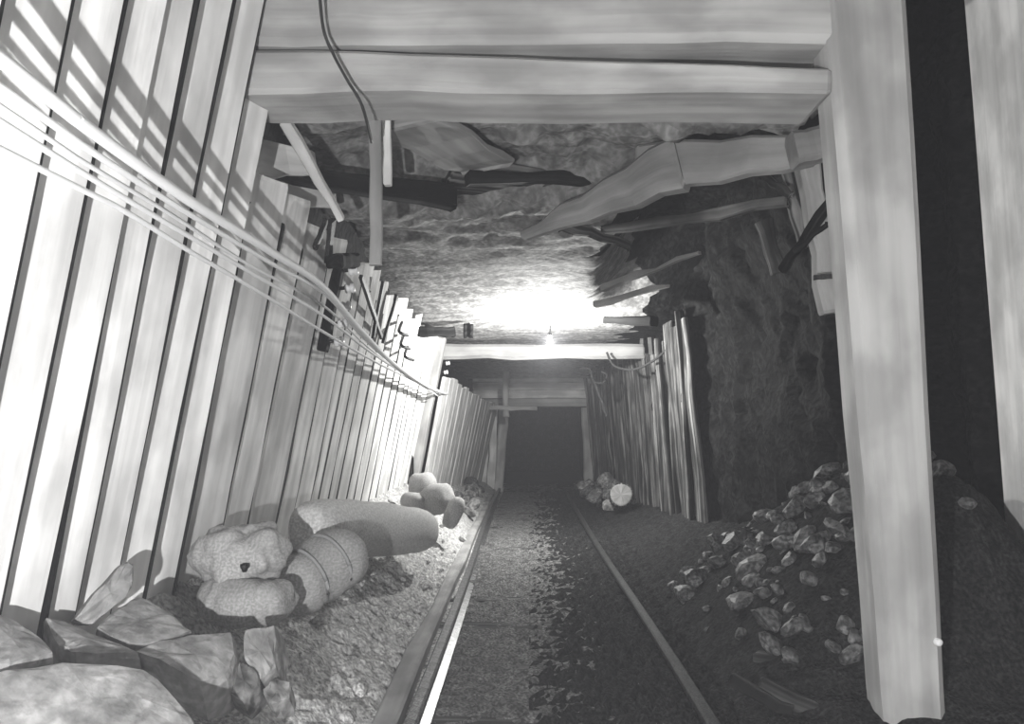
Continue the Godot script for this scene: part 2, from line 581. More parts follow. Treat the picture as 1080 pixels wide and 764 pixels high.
func build_left_wall() -> void:
	var wall := thing("wall_left", W(-1.3, 0, 4.0), "", "", "", "structure")
	# the coal behind the lagging
	var bk := sheet(12, 120, func(i: int, k: int) -> Vector3:
		var y := -0.1 + i * 2.9 / 12.0
		var d := -1.4 + k * 10.4 / 120.0
		return W(left_x(y) - 0.20 - 0.05 * n1.get_noise_2d(y * 30.0, d * 30.0), y, d) - wall.position, Vector3.RIGHT)
	sheet_node("rock_face", bk, M.coal, wall)
	# the lagging: planks set like shingles, far edge proud of the next one's near edge
	var seams := [-1.35, -1.05, -0.75, -0.45, -0.15, 0.15, 0.45, 0.75, 1.02, 1.28, 1.52, 1.72, 1.90, 2.08, 2.23, 2.44, 2.65, 2.875, 3.24, 3.53, 3.96, 4.25, 4.55, 4.72, 4.96, 5.2, 5.49, 5.76, 6.03, 6.35, 6.65, 6.98, 7.2, 7.46, 7.8, 8.15, 8.5]
	var kinds := [M.plank, M.plank, M.plank_grey, M.plank, M.plank_grey]
	for i in seams.size() - 1:
		var d0: float = seams[i]
		var d1: float = seams[i + 1]
		var gap := clampf(0.012 + 0.013 * (d0 - 2.0), 0.012, 0.07) * rng.randf_range(0.7, 1.2)
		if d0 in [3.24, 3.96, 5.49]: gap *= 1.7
		var back := clampf((d1 - d0) * (0.38 if d0 < 3.2 else 0.10), 0.02, 0.09) + rng.randf() * 0.008
		var y0 := 0.15
		var y1 := 2.8 if d1 < 3.0 else 2.17 - rng.randf() * 0.08 - 0.006 * (d0 - 3.0)
		var lo_n := W(left_x(y0) - back, y0, d0 + gap)
		var lo_f := W(left_x(y0), y0, d1)
		var tilt := rng.randfn(0.0, 0.012)
		var off := W(0, 0, tilt)
		var hi_n := W(left_x(y1) - back, y1, d0 + gap)
		var hi_f := W(left_x(y1), y1, d1)
		var t := 0.035
		var inn := Vector3(-t / 2.0, 0, 0)
		var mb := beam((lo_n + lo_f) / 2.0 + inn - off, (hi_n + hi_f) / 2.0 + inn + off, lo_f - lo_n, lo_n.distance_to(lo_f), t, 0.0022, -1, -1, 5, 0.10, 0.02)
		obj("plank", mb, kinds[rng.randi() % kinds.size()], wall)
		# black strip that paints the shade of the open joint before this plank
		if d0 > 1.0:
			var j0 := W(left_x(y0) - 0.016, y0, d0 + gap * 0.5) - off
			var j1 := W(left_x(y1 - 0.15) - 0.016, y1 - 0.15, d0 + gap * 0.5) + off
			obj("joint_shade", beam(j0, j1, Vector3.BACK, gap, 0.022, 0.0015 + gap * 0.04, gap * 0.8, 0.02, 7, 0.2), M.timber_black, wall)

func build_right_wall() -> void:
	var wall := thing("wall_right", W(1.9, 0, 5.0), "", "", "", "structure")
	var bk := sheet(60, 260, func(i: int, k: int) -> Vector3:
		var y := -0.15 + i * 3.4 / 60.0
		var d := -1.4 + k * 16.2 / 260.0
		var s := n3.get_noise_2d(d * 1.6 + 40.0, y * 0.7)
		var x := right_x(d, y) + 0.10 + 0.16 * floorf(s * 7.0) / 7.0 + 0.05 * n1.get_noise_2d(y * 50.0, d * 60.0)
		if d < 4.0: x += 0.1
		return W(x, y, d) - wall.position, Vector3.LEFT)
	sheet_node("rock_face", bk, M.coal, wall)
	# pale boards in front of the set
	var d0 := -0.6
	while d0 < 3.7:
		var w := 0.72
		var a := W(right_x(d0 + w / 2, 0.1), 0.1, d0 + w / 2)
		var b := W(right_x(d0 + w / 2, 3.3), 3.3, d0 + w / 2)
		obj("plank", beam(a, b, Vector3.BACK, w - 0.008, 0.035, 0.002, -1, -1, 5, 0.1), M.plank, wall)
		d0 += w
	# rough split lagging farther in
	d0 = 6.9
	while d0 < 13.4:
		var w := rng.randf_range(0.12, 0.24)
		var y1 := roof_y(d0) + rng.randf_range(-0.25, 0.05)
		var lean := rng.randfn(0.0, 0.06)
		var a := W(right_x(d0, 0.0) - rng.randf() * 0.05, 0.0, d0 + w / 2 - lean)
		var b := W(right_x(d0, y1) - rng.randf() * 0.06, y1, d0 + w / 2 + lean)
		obj("plank", beam(a, b, Vector3.BACK + Vector3.RIGHT * rng.randfn(0.0, 0.25), w * 1.05, 0.05, 0.008, -1, -1, 6, 0.25), M.timber_old, wall)
		d0 += w * 0.98

func build_far_end() -> void:
	# narrower lagged stretch on the left
	var wall := thing("wall_left_inner", W(-0.8, 0, 11.0), "", "", "", "structure")
	var n := 17
	for i in n:
		var s := (i + 0.5) / n
		var d := lerpf(8.7, 13.4, s)
		var x := lerpf(-1.0, -0.62, s)
		var y1 := lerpf(1.72, 1.48, s) + rng.randfn(0, 0.02)
		var a := W(x - 0.22, 0.1, d)
		var b := W(x + 0.08, y1, d)
		obj("plank", beam(a, b, W(0.38, 0, 4.7), 4.7 / n - 0.02, 0.04, 0.004), M.plank_grey, wall)
	var bk := sheet(8, 20, func(i: int, k: int) -> Vector3:
		var y := -0.1 + i * 2.6 / 8.0
		var d := 8.4 + k * 6.0 / 20.0
		return W(-1.22 + 0.03 * (d - 8.4), y, d) - wall.position, Vector3.RIGHT)
	sheet_node("rock_face", bk, M.coal, wall)
	var cap := obj("added_cap", beam(W(-1.02, 1.97, 8.8), W(1.25, 1.96, 8.8), Vector3.UP, 0.16, 0.18, 0.007, -1, -1, 8, 0.2), M.plank_dull)  # timber added to keep bulb light off the portal
	tag(cap, "pale cap timber added past the bare bulb to shade the portal", "beam")
	# dark heading beyond the portal
	var hd := thing("wall_far", W(0.2, 0, 17.0), "", "", "", "structure")
	obj("rock_face", beam(W(0.2, -0.2, 19.0), W(0.2, 2.4, 19.0), Vector3.RIGHT, 3.4, 0.3, 0.02), M.coal, hd)
	obj("side_face", beam(W(-0.75, 1.0, 13.7), W(-0.75, 1.0, 19.0), Vector3.UP, 2.6, 0.3, 0.02), M.coal, hd)
	obj("side_face", beam(W(1.3, 1.0, 13.9), W(1.3, 1.0, 19.0), Vector3.UP, 2.6, 0.3, 0.02), M.coal, hd)
	obj("roof_face", beam(W(0.25, 1.95, 13.9), W(0.25, 1.95, 19.0), Vector3.RIGHT, 3.4, 0.3, 0.02), M.coal, hd)
	obj("floor_face", beam(W(0.25, -0.1, 13.5), W(0.25, -0.1, 19.0), Vector3.RIGHT, 3.4, 0.3, 0.02), M.coal_fines, hd)
	# timber portal
	var g := "timbers of the portal before the dark heading"
	var po := obj("portal_post", beam(W(-0.52, 0.02, 13.6), W(-0.42, 1.47, 13.6), Vector3.RIGHT, 0.16, 0.16, 0.006), M.timber)
	tag(po, "timber post on the planked side of the dark portal", "post", g)
	po = obj("portal_post", beam(W(1.02, 0.02, 13.6), W(0.95, 1.47, 13.6), Vector3.RIGHT, 0.16, 0.16, 0.006), M.timber)
	tag(po, "timber post on the coal side of the dark portal", "post", g)
	po = obj("portal_lintel", beam(W(-0.85, 1.54, 13.55), W(1.2, 1.56, 13.55), Vector3.UP, 0.14, 0.18, 0.006), M.timber)
	tag(po, "long timber lintel across the top of the dark portal", "beam", g)
	var bd := thing("portal_boarding", W(0.1, 1.62, 13.6), "horizontal boards stacked above the portal lintel", "boarding")
	for i in 3:
		obj("board", beam(W(-0.95, 1.69 + i * 0.135, 13.62), W(1.15, 1.70 + i * 0.135, 13.62), Vector3.UP, 0.128, 0.04, 0.004), M.plank_grey, bd)
	bd = thing("portal_side_boarding", W(-0.75, 0.1, 13.5), "upright boards filling the gap beside the portal post", "boarding")
	for i in 4:
		obj("board", beam(W(-1.02 + i * 0.125, 0.1, 13.5), W(-0.95 + i * 0.125, 1.47, 13.5), Vector3.RIGHT, 0.115, 0.04, 0.006), M.plank_grey, bd)
	po = obj("prop", beam(P(534, 440, 12.6), P(533, 386, 12.6), Vector3.RIGHT, 0.09, 0.09, 0.006), M.timber)
	tag(po, "short pale upright strut above the portal lintel", "strut")
	po = obj("cross_pole", beam(P(498, 430, 12.4), P(566, 431, 12.7), Vector3.UP, 0.07, 0.07, 0.006), M.timber)
	tag(po, "pale horizontal pole fixed across the front of the portal", "pole")

func build_timber_set() -> void:
	var d := 2.7
	# right post with squared, rounded edges
	var foot := W(1.307, P(0, 764, d).y, d)
	var head := W(1.135, P(0, 0, d).y, d)
	var dirv := (head - foot) / (head.y - foot.y)
	var a := foot + dirv * (-0.06 - foot.y)
	var b := foot + dirv * (2.78 - foot.y)
	a.z -= 0.09; b.z -= 0.09
	var t := thing("timber_post", a, "massive pale squared timber post at the end of the cap beam", "post")
	obj("shaft", beam(a, b, Vector3.RIGHT, 0.205, 0.18, 0.0015, 0.285, 0.18, 9, 0.16), M.timber, t)
	obj("nail", lathe(P(992, 677, d) + Vector3(-0.012, 0, 0.012), Vector3(0, 0, 1), [[0.0, 0.008], [0.010, 0.007], [0.013, 0.002], [0.013, -0.02]], 10), M.cable, t, true)
	# cap: two timbers laid one over the other, an open joint towards the post
	var c := obj("cap_beam", beam(W(-1.12, 2.355, d + 0.155), W(1.02, 2.316, d + 0.155), Vector3.UP, 0.155, 0.29, 0.003, 0.08, 0.29, 12, 0.10), M.timber)
	tag(c, "pale lower cap timber spanning from the plank wall to the post", "beam")
	c = obj("cap_beam", beam(W(-1.15, 2.535, d + 0.14), W(1.03, 2.555, d + 0.14), Vector3.UP, 0.19, 0.26, 0.003, 0.20, 0.26, 12, 0.12), M.timber)
	tag(c, "pale upper cap timber lying over the lower one", "beam")

func build_roof_timbers() -> void:
	var o: Node
	o = obj("broken_beam", beam(P(720, 172, 3.62), P(552, 249, 4.1), Vector3.UP, 0.25, 0.12, 0.006, 0.05, 0.05, 7, 0.2), M.timber_mid)
	tag(o, "broken grey beam slanting down to a point below the roof", "beam")
	o = obj("broken_slab", beam(P(862, 157, 3.3), P(672, 180, 3.75), Vector3.UP, 0.13, 0.08, 0.006, 0.23, 0.08, 6, 0.2), M.timber_mid)
	tag(o, "wide grey split slab joining the broken beam to the crib block", "slab")
	o = obj("splinter", beam(P(592, 236, 4.15), P(664, 260, 4.3), Vector3.UP, 0.06, 0.05, 0.005, 0.035, 0.03), M.timber_old)
	tag(o, "short pale splinter forking off the broken beam's point", "splinter")
	o = obj("roof_pole", beam(P(636, 243, 4.4), P(832, 214, 3.8), Vector3.UP, 0.045, 0.05, 0.006, 0.055, 0.05, 6), M.timber_old)
	tag(o, "thin grey pole running beneath the broken beam to the crib", "pole")
	o = obj("crib_block", beam(P(835, 160, 3.25), P(868, 152, 3.25), Vector3.UP, 0.13, 0.12, 0.003), M.timber_mid)
	tag(o, "square grey block on top of the crib upright by the post", "block")
	# crib behind the post
	o = obj("crib_upright", beam(P(880, 330, 3.6), P(851, 172, 3.6), Vector3.RIGHT, 0.11, 0.09, 0.006, 0.10, 0.09), M.plank_dull)
	tag(o, "pale upright of the crib beneath the square block", "upright")
	o = obj("crib_upright", beam(P(848, 262, 3.9), P(829, 178, 3.9), Vector3.RIGHT, 0.05, 0.05, 0.005), M.timber_old)
	tag(o, "thin grey stick beside the pale crib upright", "upright")
	o = obj("crib_upright", beam(P(822, 288, 4.2), P(806, 232, 4.2), Vector3.RIGHT, 0.07, 0.05, 0.006), M.timber_old)
	tag(o, "short grey stave hanging under the thin roof pole", "upright")
	o = obj("crib_strut", beam(P(834, 206, 3.7), P(806, 186, 3.85), Vector3.UP, 0.035, 0.035, 0.004), M.timber_old)
	tag(o, "small bent stick under the broken beam's thick end", "stick")
	o = obj("cross_brace", beam(P(876, 212, 3.45), P(826, 286, 3.7), Vector3.UP, 0.04, 0.04, 0.004), M.timber_black)
	tag(o, "thick black brace slanting across the crib upright", "brace")
	o = obj("cross_brace", beam(P(872, 236, 3.42), P(838, 266, 3.6), Vector3.UP, 0.02, 0.02, 0.003), M.timber_black)
	tag(o, "thin black brace slanting across the crib upright", "brace")
	o = obj("iron_spike", beam(P(858, 293, 3.45), P(884, 291, 3.4), Vector3.UP, 0.02, 0.02, 0.001), M.iron)
	tag(o, "short black spike jutting level from the crib upright", "spike")
	o = obj("roof_splinter", beam(P(636, 304, 5.6), P(738, 266, 4.9), Vector3.UP, 0.05, 0.06, 0.006, 0.02, 0.03), M.timber_mid)
	tag(o, "long pale splinter slanting up under the roof towards the coal wall", "splinter")
	o = obj("roof_splinter", beam(P(628, 322, 6.3), P(706, 300, 5.6), Vector3.UP, 0.05, 0.05, 0.006, 0.02, 0.03), M.timber_mid)
	tag(o, "shorter splinter just above the dark wedge under the roof", "splinter")
	# hanging boards, and a black bar painting the shadow gap on the left
	o = obj("hanging_board", beam(P(397, 280, 3.25), P(396, 112, 3.25), Vector3.RIGHT, 0.05, 0.03, 0.002), M.plank_dull)
	tag(o, "long narrow board hanging upright from the roof", "board")
	o = obj("hanging_board", beam(P(409, 196, 3.22), P(408, 112, 3.22), Vector3.RIGHT, 0.032, 0.03, 0.002), M.plank_grey)
	tag(o, "short narrow board hanging beside the long upright one", "board")
	o = obj("shadow_bar", beam(P(256, 178, 3.5), P(478, 209, 4.0), Vector3.UP, 0.055, 0.08, 0.004, 0.115, 0.10, 6), M.timber_black)
	tag(o, "black bar standing for the shadow gap behind the hanging boards", "beam")
	o = obj("roof_slab", beam(P(258, 168, 3.3), P(330, 172, 3.6), Vector3.UP, 0.16, 0.03, 0.006, 0.10, 0.03), M.plank)
	tag(o, "pale board end above the black shadow bar by the wall", "board")
	o = obj("roof_slab", beam(P(256, 200, 3.4), P(352, 212, 3.9), Vector3.UP, 0.13, 0.03, 0.006, 0.07, 0.03), M.plank_grey)
	tag(o, "pale tapering board below the black shadow bar", "board")
	o = obj("leaning_pole", beam(P(300, 126, 3.15), P(360, 232, 3.45), Vector3.RIGHT, 0.045, 0.04, 0.002, 0.03, 0.03), M.plank_grey)
	tag(o, "slim pale pole slanting down from the cap beam past the black shadow bar", "pole")
	o = obj("roof_lagging", beam(P(425, 128, 3.3), P(512, 176, 3.9), Vector3(0.2, 0, 1), 0.36, 0.03, 0.01, 0.30, 0.03), M.plank_dull)
	tag(o, "grey split lagging slab pressed against the roof beside the hanging boards", "slab")
	o = obj("roof_lagging", beam(P(470, 190, 4.1), P(640, 206, 4.4), Vector3(0, 0.1, 1), 0.5, 0.03, 0.01, 0.4, 0.03), M.timber_old)
	tag(o, "dull wide lagging slab between the black shadow bar and the broken beam", "slab")
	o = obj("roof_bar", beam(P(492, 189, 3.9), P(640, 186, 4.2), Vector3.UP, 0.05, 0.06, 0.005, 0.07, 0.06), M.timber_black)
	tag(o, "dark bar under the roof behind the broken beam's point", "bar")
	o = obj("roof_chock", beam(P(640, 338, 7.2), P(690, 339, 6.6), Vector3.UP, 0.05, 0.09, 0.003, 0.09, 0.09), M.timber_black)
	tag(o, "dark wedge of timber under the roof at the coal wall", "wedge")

func rail_mesh(x0: float, x1: float, d0: float, d1: float, y: float) -> MB:
	var mb := MB.new()
	var prof := [[-0.045, 0.0], [-0.045, 0.010], [-0.010, 0.020], [-0.008, 0.058], [-0.024, 0.066], [-0.024, 0.085], [-0.017, 0.092], [0.017, 0.092], [0.024, 0.085], [0.024, 0.066], [0.008, 0.058], [0.010, 0.020], [0.045, 0.010], [0.045, 0.0]]
	var n := 16
	for i in n:
		var s0 := float(i) / n
		var s1 := float(i + 1) / n
		var a := W(lerpf(x0, x1, s0) + 0.012 * sin(s0 * 7.0), y + 0.012 * sin(s0 * 11.0), lerpf(d0, d1, s0))
		var b := W(lerpf(x0, x1, s1) + 0.012 * sin(s1 * 7.0), y + 0.012 * sin(s1 * 11.0), lerpf(d0, d1, s1))
		for k in prof.size():
			var q: Array = prof[k]
			var r: Array = prof[(k + 1) % prof.size()]
			var mx: float = (q[0] + r[0]) / 2.0
			var inside := a + Vector3(clampf(mx, -0.006, 0.006), 0.005 if k == 0 or k == 12 or k == 13 else (q[1] + r[1]) / 2.0, 0)
			if k == 6: inside = a + Vector3(0, 0.08, 0)
			if k == 1 or k == 11: inside = a + Vector3(mx, 0.0, 0)
			if k == 3 or k == 9: inside = a + Vector3(mx, 0.08, 0)
			inside = (inside + inside + (b - a)) / 2.0
			mb.quad(a + Vector3(q[0], q[1], 0), a + Vector3(r[0], r[1], 0), b + Vector3(r[0], r[1], 0), b + Vector3(q[0], q[1], 0), inside)
	return mb

func build_track() -> void:
	var o: Node
	o = obj("rail", rail_mesh(-0.40, -0.50, 1.2, 13.4, 0.045), M.rail)
	tag(o, "steel mine rail at the foot of the pale muck bank", "rail", "rails of the mine track")
	o = obj("rail", rail_mesh(0.63, 0.58, 1.2, 13.4, 0.035), M.iron)
	tag(o, "steel mine rail half lost in black coal fines", "rail", "rails of the mine track")
	o = obj("stringer", beam(W(-0.50, 0.075, 1.2), W(-0.60, 0.085, 13.2), Vector3.RIGHT, 0.085, 0.07, 0.006, -1, -1, 14, 0.15), M.plank_dull)
	tag(o, "long pale timber laid along the outside of the rail by the muck bank", "timber")
	var g := "half buried sleepers between the rails"
	for i in 15:
		var d := 2.3 + i * 0.72
		o = obj("sleeper", beam(W(-0.58, 0.015, d), W(0.78, 0.012, d + rng.randfn(0, 0.03)), Vector3.BACK, 0.15, 0.06, 0.006, -1, -1, 5, 0.2), M.timber_old)
		tag(o, "dark wooden sleeper half buried between the rails", "sleeper", g)
	# coal fines over the right side of the floor, ragged edge
	var cf := sheet(130, 380, func(i: int, k: int) -> Vector3:
		var d := 1.2 + k * 12.4 / 380.0
		var x := 0.0 + i * 2.5 / 130.0
		var edge := 0.22 + 0.16 * n3.get_noise_2d(d * 1.2, 5.0) + 0.06 * (d - 5.0) * 0.3
		var y := ground_y(x, d) + (x - edge) * 0.07 + n1.get_noise_2d(x * 260.0, d * 200.0) * 0.045
		y = minf(y, ground_y(x, d) + 0.045 + n1.get_noise_2d(x * 60.0, d * 80.0) * 0.03)
		y += heap_y(x, d)
		return W(x, y, d), Vector3.UP)
	var f := sheet_node("coal_fines", cf, M.coal_fines, null, "stuff")
	tag(f, "black coal fines covering the floor beside the coal wall", "coal fines", "", "stuff")

func heap_y(x: float, d: float) -> float:
	var k := exp(-pow((d - 4.0) / 1.5, 2.0)) * smoothstep(2.6, 3.5, d)
	return k * clampf((x - 0.78) / 1.1, 0.0, 1.2) * 0.72 * lerpf(1.0, 0.15, smoothstep(1.75, 2.25, x)) + 0.14 * clampf((x - 0.9) / 0.6, 0.0, 1.0) * smoothstep(2.7, 3.4, d)

func build_sacks() -> void:
	var g := "sacks on the muck bank"
	var t: Node3D
	# round sack on top of the heap
	t = thing("burlap_sack", P(256, 628, 2.85), "round coarse burlap sack on top of the near heap, dark hole in its side", "sack", g)
	obj("bag", bag(P(257, 583, 2.85), Vector3(0.14, 0.03, 0.05), 0.118, 0.14, 3, 0.85, 0.15, 40, 28), M.burlap_pale, t, true)
	obj("hole_rim", lathe(P(258, 598, 2.72), Vector3(0.1, 0, 1), [[0.0, 0.004], [0.012, 0.006], [0.017, 0.003], [0.012, -0.015]], 10, 0.25), M.cable_dark, t, true)
	# lobed sack beneath
	t = thing("burlap_sack", P(266, 658, 2.75), "flat creased burlap sack squashed under the round one", "sack", g)
	obj("bag", bag(P(264, 633, 2.78), Vector3(0.15, 0.0, 0.03), 0.085, 0.13, 14, 0.62, 0.14, 34, 22, [-0.32, 0.42]), M.burlap, t, true)
	# tied sack lying end-on
	t = thing("burlap_sack", P(335, 640, 3.2), "barrel-shaped burlap sack bound by two cords beside the round one", "sack", g)
	obj("bag", bag(P(333, 604, 3.2), Vector3(0.12, 0.075, -0.16), 0.125, 0.13, 25, 0.55, 0.03, 34, 22, [-0.25, 0.32]), M.burlap, t, true)
	for q: float in [-0.25, 0.32]:
		var c := P(333, 602, 3.2) + Vector3(0.12, 0.075, -0.16) * q
		var av := Vector3(0.12, 0.075, -0.16).normalized()
		var s := av.cross(Vector3.UP).normalized()
		var u := s.cross(av)
		var pts := PackedVector3Array()
		for k in 25:
			var an := TAU * k / 24.0
			pts.append(c + s * cos(an) * 0.126 + u * sin(an) * 0.121)
		obj("cord", tube(pts, 0.008, 6), M.rope, t, true)
	# long roll
	t = thing("canvas_roll", P(385, 590, 4.2), "long pale canvas roll lying along the bank behind the sacks", "roll", g)
	obj("bag", bag((W(-0.98, 0.71, 3.5) + W(-0.68, 0.46, 5.35)) / 2.0, (W(-0.68, 0.46, 5.35) - W(-0.98, 0.71, 3.5)) / 2.0, 0.145, 0.135, 38, 0.42, 0.05, 44, 22), M.canvas, t, true)
	# smaller sacks farther in
	t = thing("burlap_sack", P(445, 526, 7.0), "small round pale sack against the plank wall past the canvas roll", "sack", g)
	obj("bag", bag(P(446, 514, 7.0), Vector3(0.11, 0.02, 0.04), 0.125, 0.12, 51, 0.8, 0.06, 22, 16), M.burlap_pale, t, true)
	t = thing("burlap_sack", P(462, 544, 6.8), "plump pale sack leaning on the small round one", "sack", g)
	obj("bag", bag(P(462, 527, 6.7), Vector3(0.12, 0.06, 0.05), 0.13, 0.13, 57, 0.75, 0.06, 22, 16), M.burlap, t, true)
	t = thing("burlap_sack", P(478, 552, 6.6), "narrow sack stood on end beside the plump one", "sack", g)
	obj("bag", bag(P(478, 541, 6.5), Vector3(0.05, 0.12, -0.02), 0.07, 0.07, 63, 0.7, 0.05, 22, 14), M.burlap, t, true)
	t = thing("burlap_sack", P(436, 540, 6.6), "low slumped sack at the foot of the small round one", "sack", g)
	obj("bag", bag(P(437, 531, 6.7), Vector3(0.10, -0.02, 0.08), 0.09, 0.10, 69, 0.75, 0.05, 22, 14), M.burlap_pale, t, true)

func build_rocks() -> void:
	var o: Node
	var g := "fallen shale blocks at the foot of the plank wall"
	o = obj("shale_block", slab([P(76, 656, 2.12), P(110, 615, 2.2), P(134, 592, 2.28), P(142, 595, 2.28), P(141, 620, 2.24), P(112, 648, 2.14), P(96, 660, 2.1)], Vector3(-0.05, -0.02, -0.07), 201), M.shale_pale)
	tag(o, "pale pointed shard leaning up against the planks", "rock", g)
	o = obj("shale_block", slab([P(98, 662, 2.12), P(120, 641, 2.22), P(147, 628, 2.3), P(180, 645, 2.28), P(206, 667, 2.2), P(152, 682, 2.06), P(126, 678, 2.05)], Vector3(-0.03, -0.16, -0.10), 202), M.shale_pale)
	tag(o, "wedge-shaped shale block in front of the leaning shard", "rock", g)
	o = obj("shale_block", slab([P(138, 687, 2.02), P(178, 673, 2.12), P(246, 665, 2.24), P(250, 690, 2.16), P(240, 713, 2.08), P(212, 722, 2.0), P(176, 702, 1.98)], Vector3(-0.02, -0.14, -0.10), 203), M.shale_pale)
	tag(o, "broad shale block with a rounded end below the flat sack", "rock", g)
	o = obj("shale_block", slab([P(257, 663, 2.3), P(291, 658, 2.36), P(292, 706, 2.3), P(275, 720, 2.24), P(256, 695, 2.24)], Vector3(0.0, -0.10, -0.12), 204), M.shale_pale)
	tag(o, "upright squarish shale block beyond the rounded end of the broad one", "rock", g)
	o = obj("shale_block", slab([P(44, 650, 2.02), P(78, 659, 2.06), P(128, 680, 2.04), P(150, 690, 2.0), P(80, 689, 1.92), P(60, 681, 1.94)], Vector3(-0.03, -0.12, -0.06), 205), M.shale_pale)
	tag(o, "thin shale sliver lying under the leaning shard", "rock", g)
	o = obj("shale_block", slab([P(-30, 712, 1.62), P(62, 696, 1.72), P(156, 704, 1.8), P(196, 742, 1.74), P(226, 800, 1.62), P(-40, 810, 1.45)], Vector3(-0.02, -0.22, -0.05), 206), M.shale_pale)
	tag(o, "largest pale flat shale slab filling the corner before the others", "rock", g)
	o = obj("shale_block", slab([P(-30, 640, 1.8), P(16, 654, 1.86), P(46, 674, 1.86), P(58, 689, 1.82), P(10, 703, 1.7), P(-35, 700, 1.68)], Vector3(-0.05, -0.16, -0.06), 207), M.shale_pale)
	tag(o, "shale slab against the planks behind the largest slab", "rock", g)
	o = obj("shale_block", slab([P(236, 728, 2.14), P(252, 698, 2.2), P(268, 704, 2.24), P(274, 725, 2.2), P(256, 742, 2.12)], Vector3(0.0, -0.08, -0.08), 208), M.shale)
	tag(o, "fist-sized grey shale chip below the upright block", "rock", g)
	o = obj("shale_block", slab([P(276, 728, 2.22), P(290, 714, 2.28), P(306, 720, 2.3), P(306, 738, 2.24), P(286, 742, 2.18)], Vector3(0.0, -0.07, -0.06), 209), M.shale)
	tag(o, "small grey shale chip at the edge of the muck bank", "rock", g)
	# lumps: shapes shared between many
	var shapes := []
	for i in 8:
		var mb := lump(300 + i, 0.6 + 0.08 * (i % 4))
		shapes.append(mb.mesh(Vector3(0, 0, 0), false))
	var put := func(at: Vector3, size: float, m: Material, called: String, label: String, cat: String, grp: String) -> void:
		var q := MeshInstance3D.new()
		q.mesh = shapes[rng.randi() % shapes.size()]
		q.material_override = m
		q.name = numbered(called)
		add_child(q)
		q.rotation = Vector3(rng.randf() * 0.8, rng.randf() * TAU, rng.randf() * 0.8)
		q.scale = Vector3(rng.randf_range(0.8, 1.25), rng.randf_range(0.7, 1.0), rng.randf_range(0.8, 1.25)) * size
		q.position = at
		tag(q, label, cat, grp)
	rng.seed = 404
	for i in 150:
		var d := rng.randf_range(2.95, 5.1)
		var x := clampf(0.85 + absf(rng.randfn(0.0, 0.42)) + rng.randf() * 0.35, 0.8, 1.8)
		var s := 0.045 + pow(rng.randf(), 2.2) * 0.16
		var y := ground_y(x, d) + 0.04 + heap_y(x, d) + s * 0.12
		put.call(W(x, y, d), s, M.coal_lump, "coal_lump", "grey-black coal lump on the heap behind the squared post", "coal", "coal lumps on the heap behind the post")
	for i in 46:
		var d := rng.randf_range(9.5, 12.2)
		var x := 0.72 + absf(rng.randfn(0.0, 0.22)) + rng.randf() * 0.15
		var s := 0.07 + pow(rng.randf(), 1.6) * 0.20
		put.call(W(x, ground_y(x, d) + 0.08 + 0.25 * exp(-pow((x - 1.0) / 0.3, 2.0)) * rng.randf() + s * 0.1, d), s, M.shale if i % 3 == 0 else M.coal_lump, "rubble_stone", "stone in the rubble below the split lagging far along the coal wall", "stone", "rubble below the split lagging")
	for i in 16:
		var d := rng.randf_range(8.8, 11.6)
		var x := rng.randf_range(-0.85, -0.62)
		var s := rng.randf_range(0.14, 0.28)
		put.call(W(x, ground_y(x, d) + s * 0.25, d), s, M.shale if i % 2 else M.coal_lump, "heaped_stone", "stone heaped at the foot of the inner plank wall", "stone", "stones by the inner plank wall")
	for i in 70:
		var d := 2.5 + rng.randf() * 5.0
		var x := rng.randf_range(-1.0, -0.58)
		var s := 0.025 + pow(rng.randf(), 2.0) * 0.06
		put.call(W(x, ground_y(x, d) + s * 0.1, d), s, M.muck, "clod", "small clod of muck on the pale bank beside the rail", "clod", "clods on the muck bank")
	# round log end in the rubble
	var c := P(655, 522, 9.0)
	var t := thing("log", c - Vector3(0, 0.15, 0), "short round log showing a pale sawn end among the rubble", "log")
	obj("trunk", lathe(c, Vector3(0.10, -0.15, -1), [[0.0, 0.0], [0.125, 0.0], [0.137, 0.012], [0.14, 0.1], [0.135, 0.5], [0.0, 0.5]], 18, 0.02), M.timber_old, t, true)
	obj("sawn_end", lathe(c + Vector3(0, 0, 0.004), Vector3(0.10, -0.15, -1), [[0.0, -0.006], [0.11, -0.006], [0.122, 0.0], [0.122, 0.01]], 18, 0.03), M.timber_mid, t)
	# broken timbers lying before the heap
	o = obj("broken_timber", beam(P(800, 690, 3.35), P(872, 704, 3.2), Vector3.BACK, 0.16, 0.035, 0.005), M.timber_old)
	tag(o, "short grey plank lying at the foot of the coal heap", "plank")
	o = obj("broken_timber", beam(P(800, 722, 3.0), P(905, 770, 2.85), Vector3.BACK, 0.07, 0.06, 0.006), M.timber_old)
	tag(o, "split grey pole lying askew in front of the post", "pole")
	o = obj("broken_timber", beam(P(770, 716, 3.0), P(835, 752, 2.9), Vector3.BACK, 0.05, 0.04, 0.006), M.timber_old)
	tag(o, "thin broken stick beside the split pole on the floor", "stick")

# a line along the plank wall, its points sighted in the photograph, "off" metres in front of the planks
func on_wall(px: float, py: float, off: float) -> Vector3:
	# X = -1.15 + off + 0.2 * v, with X = (px-VX)*u and v = (VY-py)*u
	var u := (-1.15 + off) / ((px - VX) - 0.2 * (VY - py))
	return Vector3((px - VX) * u, EYE + (VY - py) * u, -u * F)

